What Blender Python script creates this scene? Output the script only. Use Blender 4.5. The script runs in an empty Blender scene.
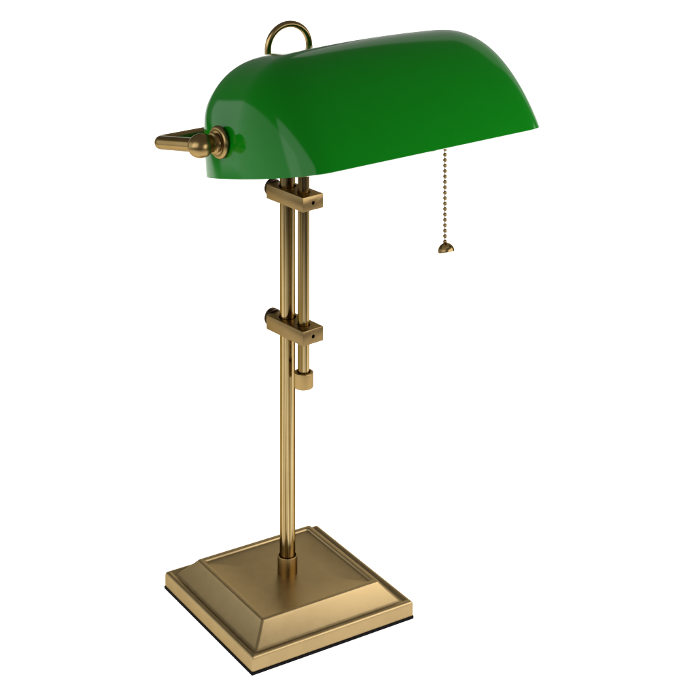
import bpy, bmesh, math, random
from mathutils import Vector, Matrix, Quaternion
random.seed(4)
C = bpy.context.scene
COL = C.collection

# ------------------------------------------------------------------ camera
CAM_X, CAM_D, CAM_H = 0.0543, 1.56, 0.8391
cd = bpy.data.cameras.new('camera'); cam = bpy.data.objects.new('camera', cd); COL.objects.link(cam)
cam.location = (CAM_X, -CAM_D, CAM_H); cam.rotation_euler = (math.pi/2, 0, 0)     # level view camera with a vertical shift
cd.sensor_width = 36.0; cd.lens = 1751.4/696*36; cd.shift_y = -(339.03+348)/696
cd.clip_start = 0.01; cd.clip_end = 100
C.camera = cam

# ------------------------------------------------------------------ world: dim studio
w = bpy.data.worlds.new('World'); C.world = w; w.use_nodes = True
bg = w.node_tree.nodes['Background']; bg.inputs[0].default_value = (1.0, 0.99, 0.97, 1); bg.inputs[1].default_value = 0.20

# ------------------------------------------------------------------ studio soft boxes and added fill lamps
def area_lamp(name, loc, target, sx, sy, power, color=(1, 0.985, 0.96)):
    l = bpy.data.lights.new(name, 'AREA'); l.shape = 'RECTANGLE'; l.size = sx; l.size_y = sy; l.energy = power; l.color = color
    o = bpy.data.objects.new(name, l); COL.objects.link(o); o.location = loc
    d = Vector(target)-Vector(loc); o.rotation_euler = d.to_track_quat('-Z', 'Y').to_euler()
    return o
tl = area_lamp('undersheet_fill', (-0.139, 0.552, -0.28), (-0.139, 0.552, 0), 2.3, 2.1, 52)   # added lamp under the translucent sheet, whitens the ground without shadows
tl.rotation_euler = (math.pi, 0, math.radians(36.9))
area_lamp('backsheet_fill', (0.1, 1.62, 0.22), (0.1, 1.15, 0.22), 2.2, 0.6, 21)              # added lamp behind the upright sheet, whitens the background
area_lamp('back_softbox', (0.75, 1.5, 1.20), (0.1, 0.0, 0.45), 1.7, 1.2, 4.2)
ls = area_lamp('left_softbox', (-1.40, -0.30, 0.58), (0.1, -0.1, 0.45), 2.4, 0.95, 9, (0.93, 0.98, 1.0))
ls.rotation_euler = (ls.rotation_euler.to_quaternion() @ Quaternion((0, 0, 1), math.radians(11))).to_euler()
area_lamp('front_softbox', (-1.10, -1.65, 1.15), (0.0, 0.0, 0.35), 1.8, 1.4, 18, (0.95, 0.985, 1.0))
area_lamp('right_fill', (0.62, -0.28, 0.42), (0.04, -0.06, 0.02), 0.9, 0.42, 5.6)  # added unseen fill, brightens the right flank of the base

# ------------------------------------------------------------------ exposure
C.view_settings.view_transform = 'Standard'; C.view_settings.look = 'None'
C.view_settings.exposure = 0.0; C.view_settings.gamma = 1.0

# ------------------------------------------------------------------ materials
def new_mat(name):
    m = bpy.data.materials.new(name); m.use_nodes = True
    nt = m.node_tree; return m, nt, nt.nodes['Principled BSDF']
def brass(name, col, rough, stretch=(1, 1, 1), scale=60, amount=0.12, bump=0.03, mottled=0.1, bigw=0.5, lo=0.33, hi=0.67):
    m, nt, p = new_mat(name); N, L = nt.nodes, nt.links
    tc = N.new('ShaderNodeTexCoord'); mp = N.new('ShaderNodeMapping'); mp.inputs['Scale'].default_value = stretch
    L.new(tc.outputs['Object'], mp.inputs['Vector'])
    br = N.new('ShaderNodeTexNoise'); br.inputs['Scale'].default_value = scale; br.inputs['Detail'].default_value = 6
    L.new(mp.outputs[0], br.inputs['Vector'])
    big = N.new('ShaderNodeTexNoise'); big.inputs['Scale'].default_value = 28; big.inputs['Detail'].default_value = 4
    L.new(tc.outputs['Object'], big.inputs['Vector'])
    # colour: tarnish mottling over the brush grain; on the rods, painted reflection stripes
    mx = N.new('ShaderNodeMix'); mx.data_type = 'RGBA'
    mx.inputs['A'].default_value = (col[0]*(1-mottled), col[1]*(1-mottled*1.15), col[2]*(1-mottled*1.5), 1)
    mx.inputs['B'].default_value = (col[0]*(1+mottled), col[1]*(1+mottled), col[2]*(1+mottled), 1)
    ad = N.new('ShaderNodeMath'); ad.operation = 'ADD'; 
    h1 = N.new('ShaderNodeMath'); h1.operation = 'MULTIPLY'; h1.inputs[1].default_value = 1-bigw
    h2 = N.new('ShaderNodeMath'); h2.operation = 'MULTIPLY'; h2.inputs[1].default_value = bigw
    L.new(br.outputs[0], h1.inputs[0]); L.new(big.outputs[0], h2.inputs[0]); L.new(h1.outputs[0], ad.inputs[0]); L.new(h2.outputs[0], ad.inputs[1])
    cr = N.new('ShaderNodeMapRange'); cr.inputs['From Min'].default_value = lo; cr.inputs['From Max'].default_value = hi
    L.new(ad.outputs[0], cr.inputs['Value']); L.new(cr.outputs[0], mx.inputs['Factor']); L.new(mx.outputs['Result'], p.inputs['Base Color'])
    rr = N.new('ShaderNodeMapRange'); rr.inputs['To Min'].default_value = rough-amount*0.5; rr.inputs['To Max'].default_value = rough+amount*0.5
    L.new(br.outputs[0], rr.inputs['Value']); L.new(rr.outputs[0], p.inputs['Roughness'])
    b = N.new('ShaderNodeBump'); b.inputs['Strength'].default_value = bump; b.inputs['Distance'].default_value = 0.001
    L.new(br.outputs[0], b.inputs['Height']); L.new(b.outputs[0], p.inputs['Normal'])
    p.inputs['Metallic'].default_value = 1.0
    p.inputs['Specular Tint'].default_value = (0.46, 0.43, 0.39, 1)      # tint put in to darken brass edges at grazing angles
    return m
BR = (0.30, 0.218, 0.108)
M_base = brass('antique_brass_cast', BR, 0.40, (1, 1, 1), 120, 0.12, 0.010, 0.07)
M_rod = brass('antique_brass_drawn_painted_stripes', (0.26, 0.196, 0.098), 0.15, (1, 1, 0.004), 650, 0.14, 0.10, 0.50, 0.06, 0.44, 0.56)  # draw lines, with reflection stripes painted into the colour streaks
M_rod.node_tree.nodes['Principled BSDF'].inputs['Specular Tint'].default_value = (0.13, 0.11, 0.085, 1)  # deeper tint paints the dark reflected edges of the rods
M_bent = brass('antique_brass_bent', (0.30, 0.208, 0.092), 0.24, (1, 1, 1), 90, 0.08, 0.0, 0.10)
M_block = brass('antique_brass_brushed', (0.185, 0.126, 0.056), 0.30, (1, 0.06, 1), 900, 0.16, 0.05, 0.10)
M_turn = brass('antique_brass_turned', (0.275, 0.186, 0.076), 0.30, (1, 1, 0.05), 500, 0.10, 0.0, 0.06)
M_bronze = brass('dark_bronze', (0.065, 0.046, 0.032), 0.28, (1, 1, 1), 200, 0.1, 0.02, 0.1)
def plain(name, col, rough, metallic=0.0, coat=0.0):
    m, nt, p = new_mat(name); N, L = nt.nodes, nt.links
    tc = N.new('ShaderNodeTexCoord'); n = N.new('ShaderNodeTexNoise'); n.inputs['Scale'].default_value = 40; n.inputs['Detail'].default_value = 3
    L.new(tc.outputs['Object'], n.inputs['Vector'])
    mx = N.new('ShaderNodeMix'); mx.data_type = 'RGBA'
    mx.inputs['A'].default_value = tuple(c*0.96 for c in col)+(1,); mx.inputs['B'].default_value = tuple(min(1, c*1.04) for c in col)+(1,)
    L.new(n.outputs[0], mx.inputs['Factor']); L.new(mx.outputs['Result'], p.inputs['Base Color'])
    p.inputs['Roughness'].default_value = rough; p.inputs['Metallic'].default_value = metallic; p.inputs['Coat Weight'].default_value = coat
    return m
M_green = plain('green_cased_glass', (0.0009, 0.142, 0.0032), 0.115)
M_green.node_tree.nodes['Principled BSDF'].inputs['Specular IOR Level'].default_value = 0.20
M_white = plain('white_glass_lining', (0.80, 0.80, 0.76), 0.25)
M_felt = plain('black_felt', (0.006, 0.005, 0.006), 0.9)
M_felt.node_tree.nodes['Principled BSDF'].inputs['Specular IOR Level'].default_value = 0.05
M_hole = plain('dark_hole_liner', (0.01, 0.008, 0.006), 0.7)
M_bulb = plain('frosted_bulb_glass', (0.85, 0.85, 0.82), 0.35)
def sheet_material():
    m, nt, p = new_mat('translucent_white_sheet'); N, L = nt.nodes, nt.links
    p.inputs['Base Color'].default_value = (0.86, 0.86, 0.85, 1); p.inputs['Roughness'].default_value = 0.9; p.inputs['Specular IOR Level'].default_value = 0.1
    tc = N.new('ShaderNodeTexCoord'); n = N.new('ShaderNodeTexNoise'); n.inputs['Scale'].default_value = 300; L.new(tc.outputs['Object'], n.inputs['Vector'])
    mr = N.new('ShaderNodeMapRange'); mr.inputs['To Min'].default_value = 0.55; mr.inputs['To Max'].default_value = 0.59; L.new(n.outputs[0], mr.inputs['Value'])
    t = N.new('ShaderNodeBsdfTranslucent'); t.inputs['Color'].default_value = (0.92, 0.92, 0.91, 1)
    mx = N.new('ShaderNodeMixShader'); L.new(mr.outputs[0], mx.inputs[0]); L.new(p.outputs[0], mx.inputs[1]); L.new(t.outputs[0], mx.inputs[2])
    L.new(mx.outputs[0], N['Material Output'].inputs['Surface']); return m
M_sheet = sheet_material()
M_dark = plain('dark_studio_floor', (0.10, 0.098, 0.095), 0.7)

# ------------------------------------------------------------------ mesh helpers
def build(name, bm, mats, parent=None, smooth=True, angle=35, loc=None, rot=None):
    me = bpy.data.meshes.new(name); bm.normal_update(); bm.to_mesh(me); bm.free()
    for m in (mats if isinstance(mats, (list, tuple)) else [mats]): me.materials.append(m)
    if smooth:
        for p in me.polygons: p.use_smooth = True
        me.set_sharp_from_angle(angle=math.radians(angle))
    o = bpy.data.objects.new(name, me); COL.objects.link(o)
    if parent: o.parent = parent
    if loc is not None: o.location = loc
    if rot is not None: o.rotation_euler = rot
    return o
def lathe(profile, n=64, close=False):
    """profile: list of (r, z) revolved about z"""
    bm = bmesh.new(); rings = []
    for r, z in profile:
        if r < 1e-7: rings.append([bm.verts.new((0, 0, z))])
        else: rings.append([bm.verts.new((r*math.cos(2*math.pi*k/n), r*math.sin(2*math.pi*k/n), z)) for k in range(n)])
    for a, b in zip(rings, rings[1:]):
        for k in range(n):
            l = (k+1) % n
            vs = [a[k], a[l], b[l], b[k]] if len(a) > 1 and len(b) > 1 else ([a[0], b[l], b[k]] if len(a) == 1 else [a[k], a[l], b[0]])
            bm.faces.new(vs)
    bmesh.ops.recalc_face_normals(bm, faces=bm.faces)
    return bm
def arc(cx, cz, r, a0, a1, n=6):
    return [(cx+r*math.cos(math.radians(a0+(a1-a0)*i/n)), cz+r*math.sin(math.radians(a0+(a1-a0)*i/n))) for i in range(n+1)]
def tube(path, r, n=24, caps=True):
    bm = bmesh.new(); path = [Vector(p) for p in path]; rings = []
    t0 = (path[1]-path[0]).normalized(); u = t0.orthogonal().normalized()
    for i, p in enumerate(path):
        a = path[max(0, i-1)]; b = path[min(len(path)-1, i+1)]; t = (b-a).normalized()
        u = (u-t*u.dot(t)).normalized(); v = t.cross(u)
        rings.append([bm.verts.new(p+u*r*math.cos(2*math.pi*k/n)+v*r*math.sin(2*math.pi*k/n)) for k in range(n)])
    for a, b in zip(rings, rings[1:]):
        for k in range(n): bm.faces.new([a[k], a[(k+1) % n], b[(k+1) % n], b[k]])
    if caps: bm.faces.new(rings[0][::-1]); bm.faces.new(rings[-1])
    bmesh.ops.recalc_face_normals(bm, faces=bm.faces)
    return bm
def round_path(pts, r, n=8):
    pts = [Vector(p) for p in pts]; out = [pts[0]]
    for a, b, c in zip(pts, pts[1:], pts[2:]):
        p0 = b+(a-b).normalized()*r; p1 = b+(c-b).normalized()*r
        out += [p0*(1-t)**2+b*2*t*(1-t)+p1*t*t for t in [i/n for i in range(n+1)]]
    return out+[pts[-1]]
def rounded_square(h, r, n=5):
    r = min(r, h*0.9); pts = []
    for q, (sx, sy) in enumerate(((1, 1), (-1, 1), (-1, -1), (1, -1))):
        for i in range(n+1):
            a = math.pi/2*(q+i/n); pts.append((sx*(h-r)+r*math.cos(a), sy*(h-r)+r*math.sin(a)))
    return pts
def square_loft(profile, corner):
    """profile: list of (half width, z) from the bottom outside to the middle of the top"""
    bm = bmesh.new(); rings = []
    for i, (h, z) in enumerate(profile):
        rings.append([bm.verts.new((x, y, z)) for x, y in rounded_square(h, corner(h))])
    for a, b in zip(rings, rings[1:]):
        n = len(a)
        for k in range(n): bm.faces.new([a[k], a[(k+1) % n], b[(k+1) % n], b[k]])
    bm.faces.new(rings[0][::-1]); bm.faces.new(rings[-1])
    bmesh.ops.recalc_face_normals(bm, faces=bm.faces)
    return bm
def axis_rot(d):
    return Vector(d).to_track_quat('Z', 'Y').to_euler()

# ------------------------------------------------------------------ the setting: a translucent white sheet lit through by added lamps, and a dark studio floor
bm = bmesh.new()
X0, X1, YF, YB, R, TOP = -1.15, 1.25, -1.00, 1.15, 0.35, 0.52
prof = [(YF, 0.0)]+[(YB-R+R*math.sin(a), R-R*math.cos(a)) for a in [math.pi/2*i/16 for i in range(17)]]+[(YB, TOP)]
cols = [[bm.verts.new((x, y, z)) for y, z in prof] for x in (X0, X1)]
for i in range(len(prof)-1): bm.faces.new([cols[0][i], cols[1][i], cols[1][i+1], cols[0][i+1]])
bmesh.ops.recalc_face_normals(bm, faces=bm.faces)
o = build('backdrop', bm, M_sheet); o['kind'] = 'structure'; o['label'] = 'translucent white sheet under and behind the lamp, backlit by added lamps'
bm = bmesh.new(); bmesh.ops.create_grid(bm, x_segments=1, y_segments=1, size=8)
o = build('floor', bm, M_dark, loc=(0, 0, -0.80), smooth=False); o['kind'] = 'structure'

# ------------------------------------------------------------------ the lamp
lamp = bpy.data.objects.new('desk_lamp', None); COL.objects.link(lamp); lamp.empty_display_size = 0.1
lamp['label'] = "antique brass banker's desk lamp with a glossy green glass shade and square stepped base"
lamp['category'] = 'desk lamp'

# base --------------------------------------------------------------
YB_ = 0.5653
A = 0.0809
prof = [(A-0.001, 0.0022), (A-0.0002, 0.0026), (A, 0.0038), (A, 0.0122)]
prof += arc(A-0.0028, 0.0126, 0.0028, 0, 90, 7)[1:]
prof += [(A-0.0038, 0.0153), (A-0.0050, 0.0146), (A-0.0058, 0.0138), (A-0.0068, 0.0136), (A-0.0076, 0.0140)]
for i in range(1, 11):                              # gently hollow flank
    t = i/10; prof.append((A-0.0076-(A-0.0076-0.0594)*t, 0.0140+(0.0287-0.0140)*(0.90*t+0.10*t*t)))
prof += arc(0.0580, 0.0279, 0.0016, 40, 90, 5)+[(0.0566, 0.0295)]
prof += arc(0.0556, 0.0282, 0.0013, 90, 165, 5)[1:]+[(0.0542, 0.0281), (0.0538, 0.0277), (0.0528, 0.0275), (0.030, 0.0275)]
base = build('base', square_loft(prof, lambda h: 0.0014 if h > 0.0735 else 0.0022), M_base, lamp, rot=(0, 0, YB_), angle=50)
build('felt_pad', square_loft([(A+0.0004, 0.0), (A+0.0004, 0.0022)], lambda h: 0.0008), M_felt, base, angle=30)

# collar, pole -------------------------------------------------------
PX = 0.0004
build('base_collar', lathe([(0.0, 0.0266), (0.0088, 0.0266)]+arc(0.0083, 0.0428, 0.0005, 0, 90, 4)+[(0.0078, 0.0433), (0.0076, 0.0430), (0.0076, 0.030), (0.0, 0.030)]), M_turn, lamp, loc=(PX, 0, 0))
build('pole', lathe([(0.0, 0.031), (0.0069, 0.031), (0.0069, 0.3990)]+arc(0.0060, 0.3990, 0.0009, 0, 90, 4)+[(0.0, 0.3999)]), M_rod, lamp, loc=(PX, 0, 0))

# sliding rod, its end cap ---------------------------------------------
PSI = 0.689
FRONT = Vector((math.sin(PSI), -math.cos(PSI), 0)); SIDE = Vector((math.cos(PSI), math.sin(PSI), 0))
RP = FRONT*0.0234+Vector((PX, 0, 0))
rod = build('rod', lathe([(0.0, 0.203), (0.0052, 0.203), (0.0052, 0.4350), (0.0, 0.4350)]), M_rod, lamp, loc=(RP.x, RP.y, 0))
build('rod_cap', lathe([(0.0, 0.1998), (0.0075, 0.1998)]+arc(0.0074, 0.2009, 0.0011, -90, 0, 4)+[(0.0085, 0.2130)]+arc(0.0079, 0.2130, 0.0006, 0, 90, 4)+[(0.0062, 0.2136), (0.0058, 0.2120), (0.0053, 0.2110)]), M_turn, rod)

# clamp blocks ---------------------------------------------------------
def cutter(r, depth, loc, rot=(0, 0, 0)):
    bm = bmesh.new(); bmesh.ops.create_cone(bm, cap_ends=True, segments=32, radius1=r, radius2=r, depth=depth)
    me = bpy.data.meshes.new('cut'); bm.to_mesh(me); bm.free()
    o = bpy.data.objects.new('cut', me); COL.objects.link(o); o.location = loc; o.rotation_euler = rot
    return o
def make_block_mesh():
    L0, L1, V, H = -0.0370, 0.0162, 0.01144, 0.01275         # local y: front is -y
    bm = bmesh.new(); bmesh.ops.create_cube(bm, size=1)
    for v in bm.verts:
        v.co = Vector((v.co.x*2*V, L0 if v.co.y < 0 else L1, v.co.z*H))
    bmesh.ops.bevel(bm, geom=bm.edges[:], offset=0.0005, segments=2, affect='EDGES', profile=0.5)
    me = bpy.data.meshes.new('tmp'); bm.to_mesh(me); bm.free()
    o = bpy.data.objects.new('tmp', me); COL.objects.link(o)
    cuts = [cutter(0.0079, 0.03, (0, 0, 0)), cutter(0.00585, 0.03, (0, -0.0234, 0)), cutter(0.0017, 0.012, (0, -0.0370, 0), (math.pi/2, 0, 0))]
    for c in cuts:
        md = o.modifiers.new('b', 'BOOLEAN'); md.operation = 'DIFFERENCE'; md.solver = 'EXACT'; md.object = c
    bpy.context.view_layer.update()
    dg = bpy.context.evaluated_depsgraph_get()
    res = bpy.data.meshes.new_from_object(o.evaluated_get(dg))
    for q in cuts+[o]: bpy.data.objects.remove(q)
    return res
bmesh_block = make_block_mesh()
def knob_bm():
    p = [(0.0, 0.0), (0.0030, 0.0), (0.0030, 0.0030), (0.0066, 0.0030)]
    p += arc(0.0072, 0.0038, 0.0008, -90, 0, 4)+[(0.0080, 0.0052), (0.0073, 0.0056), (0.0073, 0.0062), (0.0080, 0.0066)]
    p += arc(0.0072, 0.0076, 0.0008, 0, 90, 4)+[(0.0045, 0.0086), (0.0040, 0.0080), (0.0, 0.0080)]
    return lathe(p, 48)
def clamp(z):
    bm = bmesh.new(); bm.from_mesh(bmesh_block)
    b = build('clamp_block', bm, M_block, lamp, angle=30, loc=(PX, 0, z), rot=(0, 0, PSI))
    build('clamp_knob', knob_bm(), M_bronze, b, loc=(0, 0.0160, 0), rot=(-math.pi/2, 0, 0))
    # set screw at the bottom of the front hole
    build('set_screw', lathe([(0.0, 0.0), (0.00165, 0.0), (0.00165, 0.0006), (0.0008, 0.0006), (0.0007, 0.0002), (0.0, 0.0002)], 24), M_hole, b, loc=(0, -0.0330, 0), rot=(math.pi/2, 0, 0))
    return b
clamp(0.3652); clamp(0.2485)

# shade frame of reference: a along the shade, f towards its front lip
YAW = 0.6354
AX = Vector((math.cos(YAW), math.sin(YAW), 0)); FR = Vector((math.sin(YAW), -math.cos(YAW), 0))
def sp(a, f, z): return AX*a+FR*f+Vector((0, 0, z))

# yoke -------------------------------------------------------------------
BF, BZ = 0.080, 0.4480                 # pivot axis
CF, CZ = 0.0120, 0.4356                # crossbar behind the shade
AL, AR = -0.1390, 0.1780               # ball centres
yoke = build('yoke', tube(round_path([sp(AL, BF, BZ), sp(AL, CF, CZ), sp(AR, CF, CZ), sp(AR, BF, BZ)], 0.0075, 10), 0.0057, 28), M_bent, lamp, angle=60)
hub = build('hub', lathe([(0.0, -0.012), (0.0122, -0.012)]+arc(0.0127, -0.0112, 0.0008, -90, 0, 3)+[(0.0135, 0.0112)]+arc(0.0127, 0.0112, 0.0008, 0, 90, 3)+[(0.0, 0.012)]), M_turn, yoke, loc=tuple(RP-FR*0.0055+Vector((0, 0, CZ-0.001))))
def finial(a, s):
    # turned knob: profile along +z from the ball outside (negative) to the ring against the glass
    p = [(0.0, -0.0112)]+[(0.0098*math.cos(math.radians(t)), 0.0112*math.sin(math.radians(t))) for t in range(-84, 47, 6)]
    p += [(0.0070, 0.0084), (0.0070, 0.0100), (0.0083, 0.0106), (0.0088, 0.0116), (0.0083, 0.0126), (0.0074, 0.0130), (0.0076, 0.0140), (0.0098, 0.0146)]
    p += [(0.0108+0.0026*math.cos(math.radians(t)), 0.0172+0.0026*math.sin(math.radians(t))) for t in range(-120, 121, 15)]
    p += [(0.0070, 0.0196), (0.0040, 0.0196), (0.0040, 0.026), (0.0, 0.026)]
    return build('finial', lathe(p, 64), M_turn, yoke, loc=sp(a, BF, BZ), rot=axis_rot(AX*s))
finial(AL, 1); finial(AR, -1)

# carrying loop above the crossbar ------------------------------------------
LC = Vector((0.0018, -0.0132, 0.4982)); LD = Vector((math.cos(0.50), math.sin(0.50), 0)); LR = 0.0203
path = [LC-LD*LR+Vector((0, 0, -0.060+0.012*i)) for i in range(5)]
path += [LC-LD*LR*math.cos(math.pi*i/32)+Vector((0, 0, LR*math.sin(math.pi*i/32))) for i in range(33)]
path += [LC+LD*LR+Vector((0, 0, -0.012*i)) for i in range(1, 6)]
build('carry_loop', tube(path, 0.0030, 24), M_bent, lamp, angle=60)

# glass shade ------------------------------------------------------------------
W, H, XA = 0.1506, 0.0937, 0.0736
SL, EZ, EV, EVB, PZ, PV, BOW, TILT, CC, AC, ZB, VB = 0.1398, 0.0692, 0.0384, 0.0138, 2.77, 2.1768, 0.0721, 0.2263, 0.4599, 0.0196, 0.4084, 0.04
def bez(a, b, c, d, n):
    out = []
    for i in range(n):
        t = i/(n-1); out.append(tuple((1-t)**3*a[k]+3*t*(1-t)**2*b[k]+3*t*t*(1-t)*c[k]+t**3*d[k] for k in (0, 1)))
    return out
sec = bez((0, 0), (0.0073, 1.1407*H), (XA*(1-0.9296), H), (XA, H), 44)
la = 1.3023
sec += bez((XA, H), (XA+0.4333*(W-XA), H), (W-0.4539*H*math.cos(la), 0.4539*H*math.sin(la)), (W, 0), 44)[1:]
def fall(w, e, p):
    x = min(1, max(0, (abs(w)*SL-(SL-e))/e)); return (1-x**p)**(1/p)
bm = bmesh.new(); grid = []
NU = 220
for i in range(NU+1):
    s = -1+2*i/NU; wv = math.copysign(1-(1-abs(s))**3.0, s)
    gz = fall(wv, EZ, PZ)*(1-BOW*wv*wv); gf = fall(wv, EV, PV); gb = fall(wv, EVB, PV); c = CC*W
    row = []
    for v, z in sec:
        v = c+(v-c)*(gb if v < c else gf); z = z*gz
        v2 = v*math.cos(TILT)-z*math.sin(TILT); z2 = v*math.sin(TILT)+z*math.cos(TILT)
        row.append(bm.verts.new(sp(AC+wv*SL, v2+VB, z2+ZB)))
    grid.append(row)
for a, b in zip(grid, grid[1:]):
    for k in range(len(sec)-1): bm.faces.new([a[k], a[k+1], b[k+1], b[k]])
bmesh.ops.remove_doubles(bm, verts=bm.verts[:], dist=2e-5)
bmesh.ops.recalc_face_normals(bm, faces=bm.faces)
bm.normal_update()
top = max(bm.faces, key=lambda f: f.calc_center_median().z)
if top.normal.z < 0: bmesh.ops.reverse_faces(bm, faces=bm.faces[:])
shade = build('shade', bm, [M_green, M_white], lamp, angle=70)
md = shade.modifiers.new('glass thickness', 'SOLIDIFY'); md.thickness = 0.0032; md.offset = -1; md.material_offset = 1; md.material_offset_rim = 0
md = shade.modifiers.new('fire polished lip', 'BEVEL'); md.width = 0.0007; md.segments = 3; md.limit_method = 'ANGLE'; md.angle_limit = math.radians(50); md.harden_normals = True

# socket and bulb under the shade ------------------------------------------------
sock = build('lamp_socket', lathe([(0.0, -0.028), (0.011, -0.028), (0.0125, -0.024), (0.0125, 0.018), (0.0140, 0.019), (0.0140, 0.024), (0.0, 0.024)], 48), M_turn, lamp, loc=sp(0.062, 0.098, 0.4560), rot=axis_rot(-AX))
build('socket_arm', tube([sp(0.012, CF, CZ), sp(0.070, 0.060, 0.449), sp(0.078, 0.098, 0.456)], 0.0035, 16), M_turn, sock).matrix_parent_inverse = Matrix.Identity(4)
sa = bpy.data.objects['socket_arm']; sa.parent = lamp
build('bulb', lathe([(0.0, 0.0), (0.0100, 0.0), (0.0110, 0.012), (0.0160, 0.030), (0.0190, 0.044), (0.0180, 0.056), (0.0130, 0.066), (0.006, 0.0705), (0.0, 0.0715)], 48), M_bulb, lamp, loc=sp(0.040, 0.098, 0.4560), rot=axis_rot(-AX))

# pull chain --------------------------------------------------------------------------
F_, YH_ = 1751.4, -339.03
CHF = 0.108                             # distance in front of the pole line
d = None
for i in range(4000):
    dd = 1.2+i*0.0002; x = (445.0-348)/F_*dd+CAM_X; y = dd-CAM_D
    if (x*math.sin(YAW)-y*math.cos(YAW)) <= CHF: d = dd; break
cx_, cy_ = (445.0-348)/F_*d+CAM_X, d-CAM_D
def zpx(py): return CAM_H-(py-YH_)/F_*d
zbell = zpx(243.2)
M_chain = brass('tarnished_chain_brass', (0.17, 0.118, 0.05), 0.22, (1, 1, 1), 300, 0.1, 0.0, 0.1)
chain = build('pull_chain', tube([(0, 0, zbell-0.001), (0, 0, 0.4560)], 0.00042, 8), M_chain, lamp, loc=(cx_, cy_, 0), angle=60)
step = 5.43*d/F_; nb = int((0.452-zbell)/step)
bead_me = None
for k in range(nb):
    if bead_me is None:
        b = build('bead', lathe([(0.0018*math.sin(math.pi*i/10), -0.0018*math.cos(math.pi*i/10)) for i in range(11)], 18), M_chain, chain); bead_me = b
    else:
        b = bead_me.copy(); COL.objects.link(b); b.parent = chain
    b.location = (0, 0, zbell+0.0014+k*step)
bp = [(0.0, 0.0005), (0.0014, 0.0005)]+[(0.0073*math.sin(math.radians(t)), -0.0066+0.0070*math.cos(math.radians(t))) for t in range(14, 91, 6)]
bp += [(0.0073, -0.0072), (0.0069, -0.0074), (0.0065, -0.0068), (0.0048, -0.0038), (0.0, -0.0025)]
build('pull_bell', lathe(bp, 48), M_chain, chain, loc=(0, 0, zbell), rot=(math.radians(-14), math.radians(-9), 0))
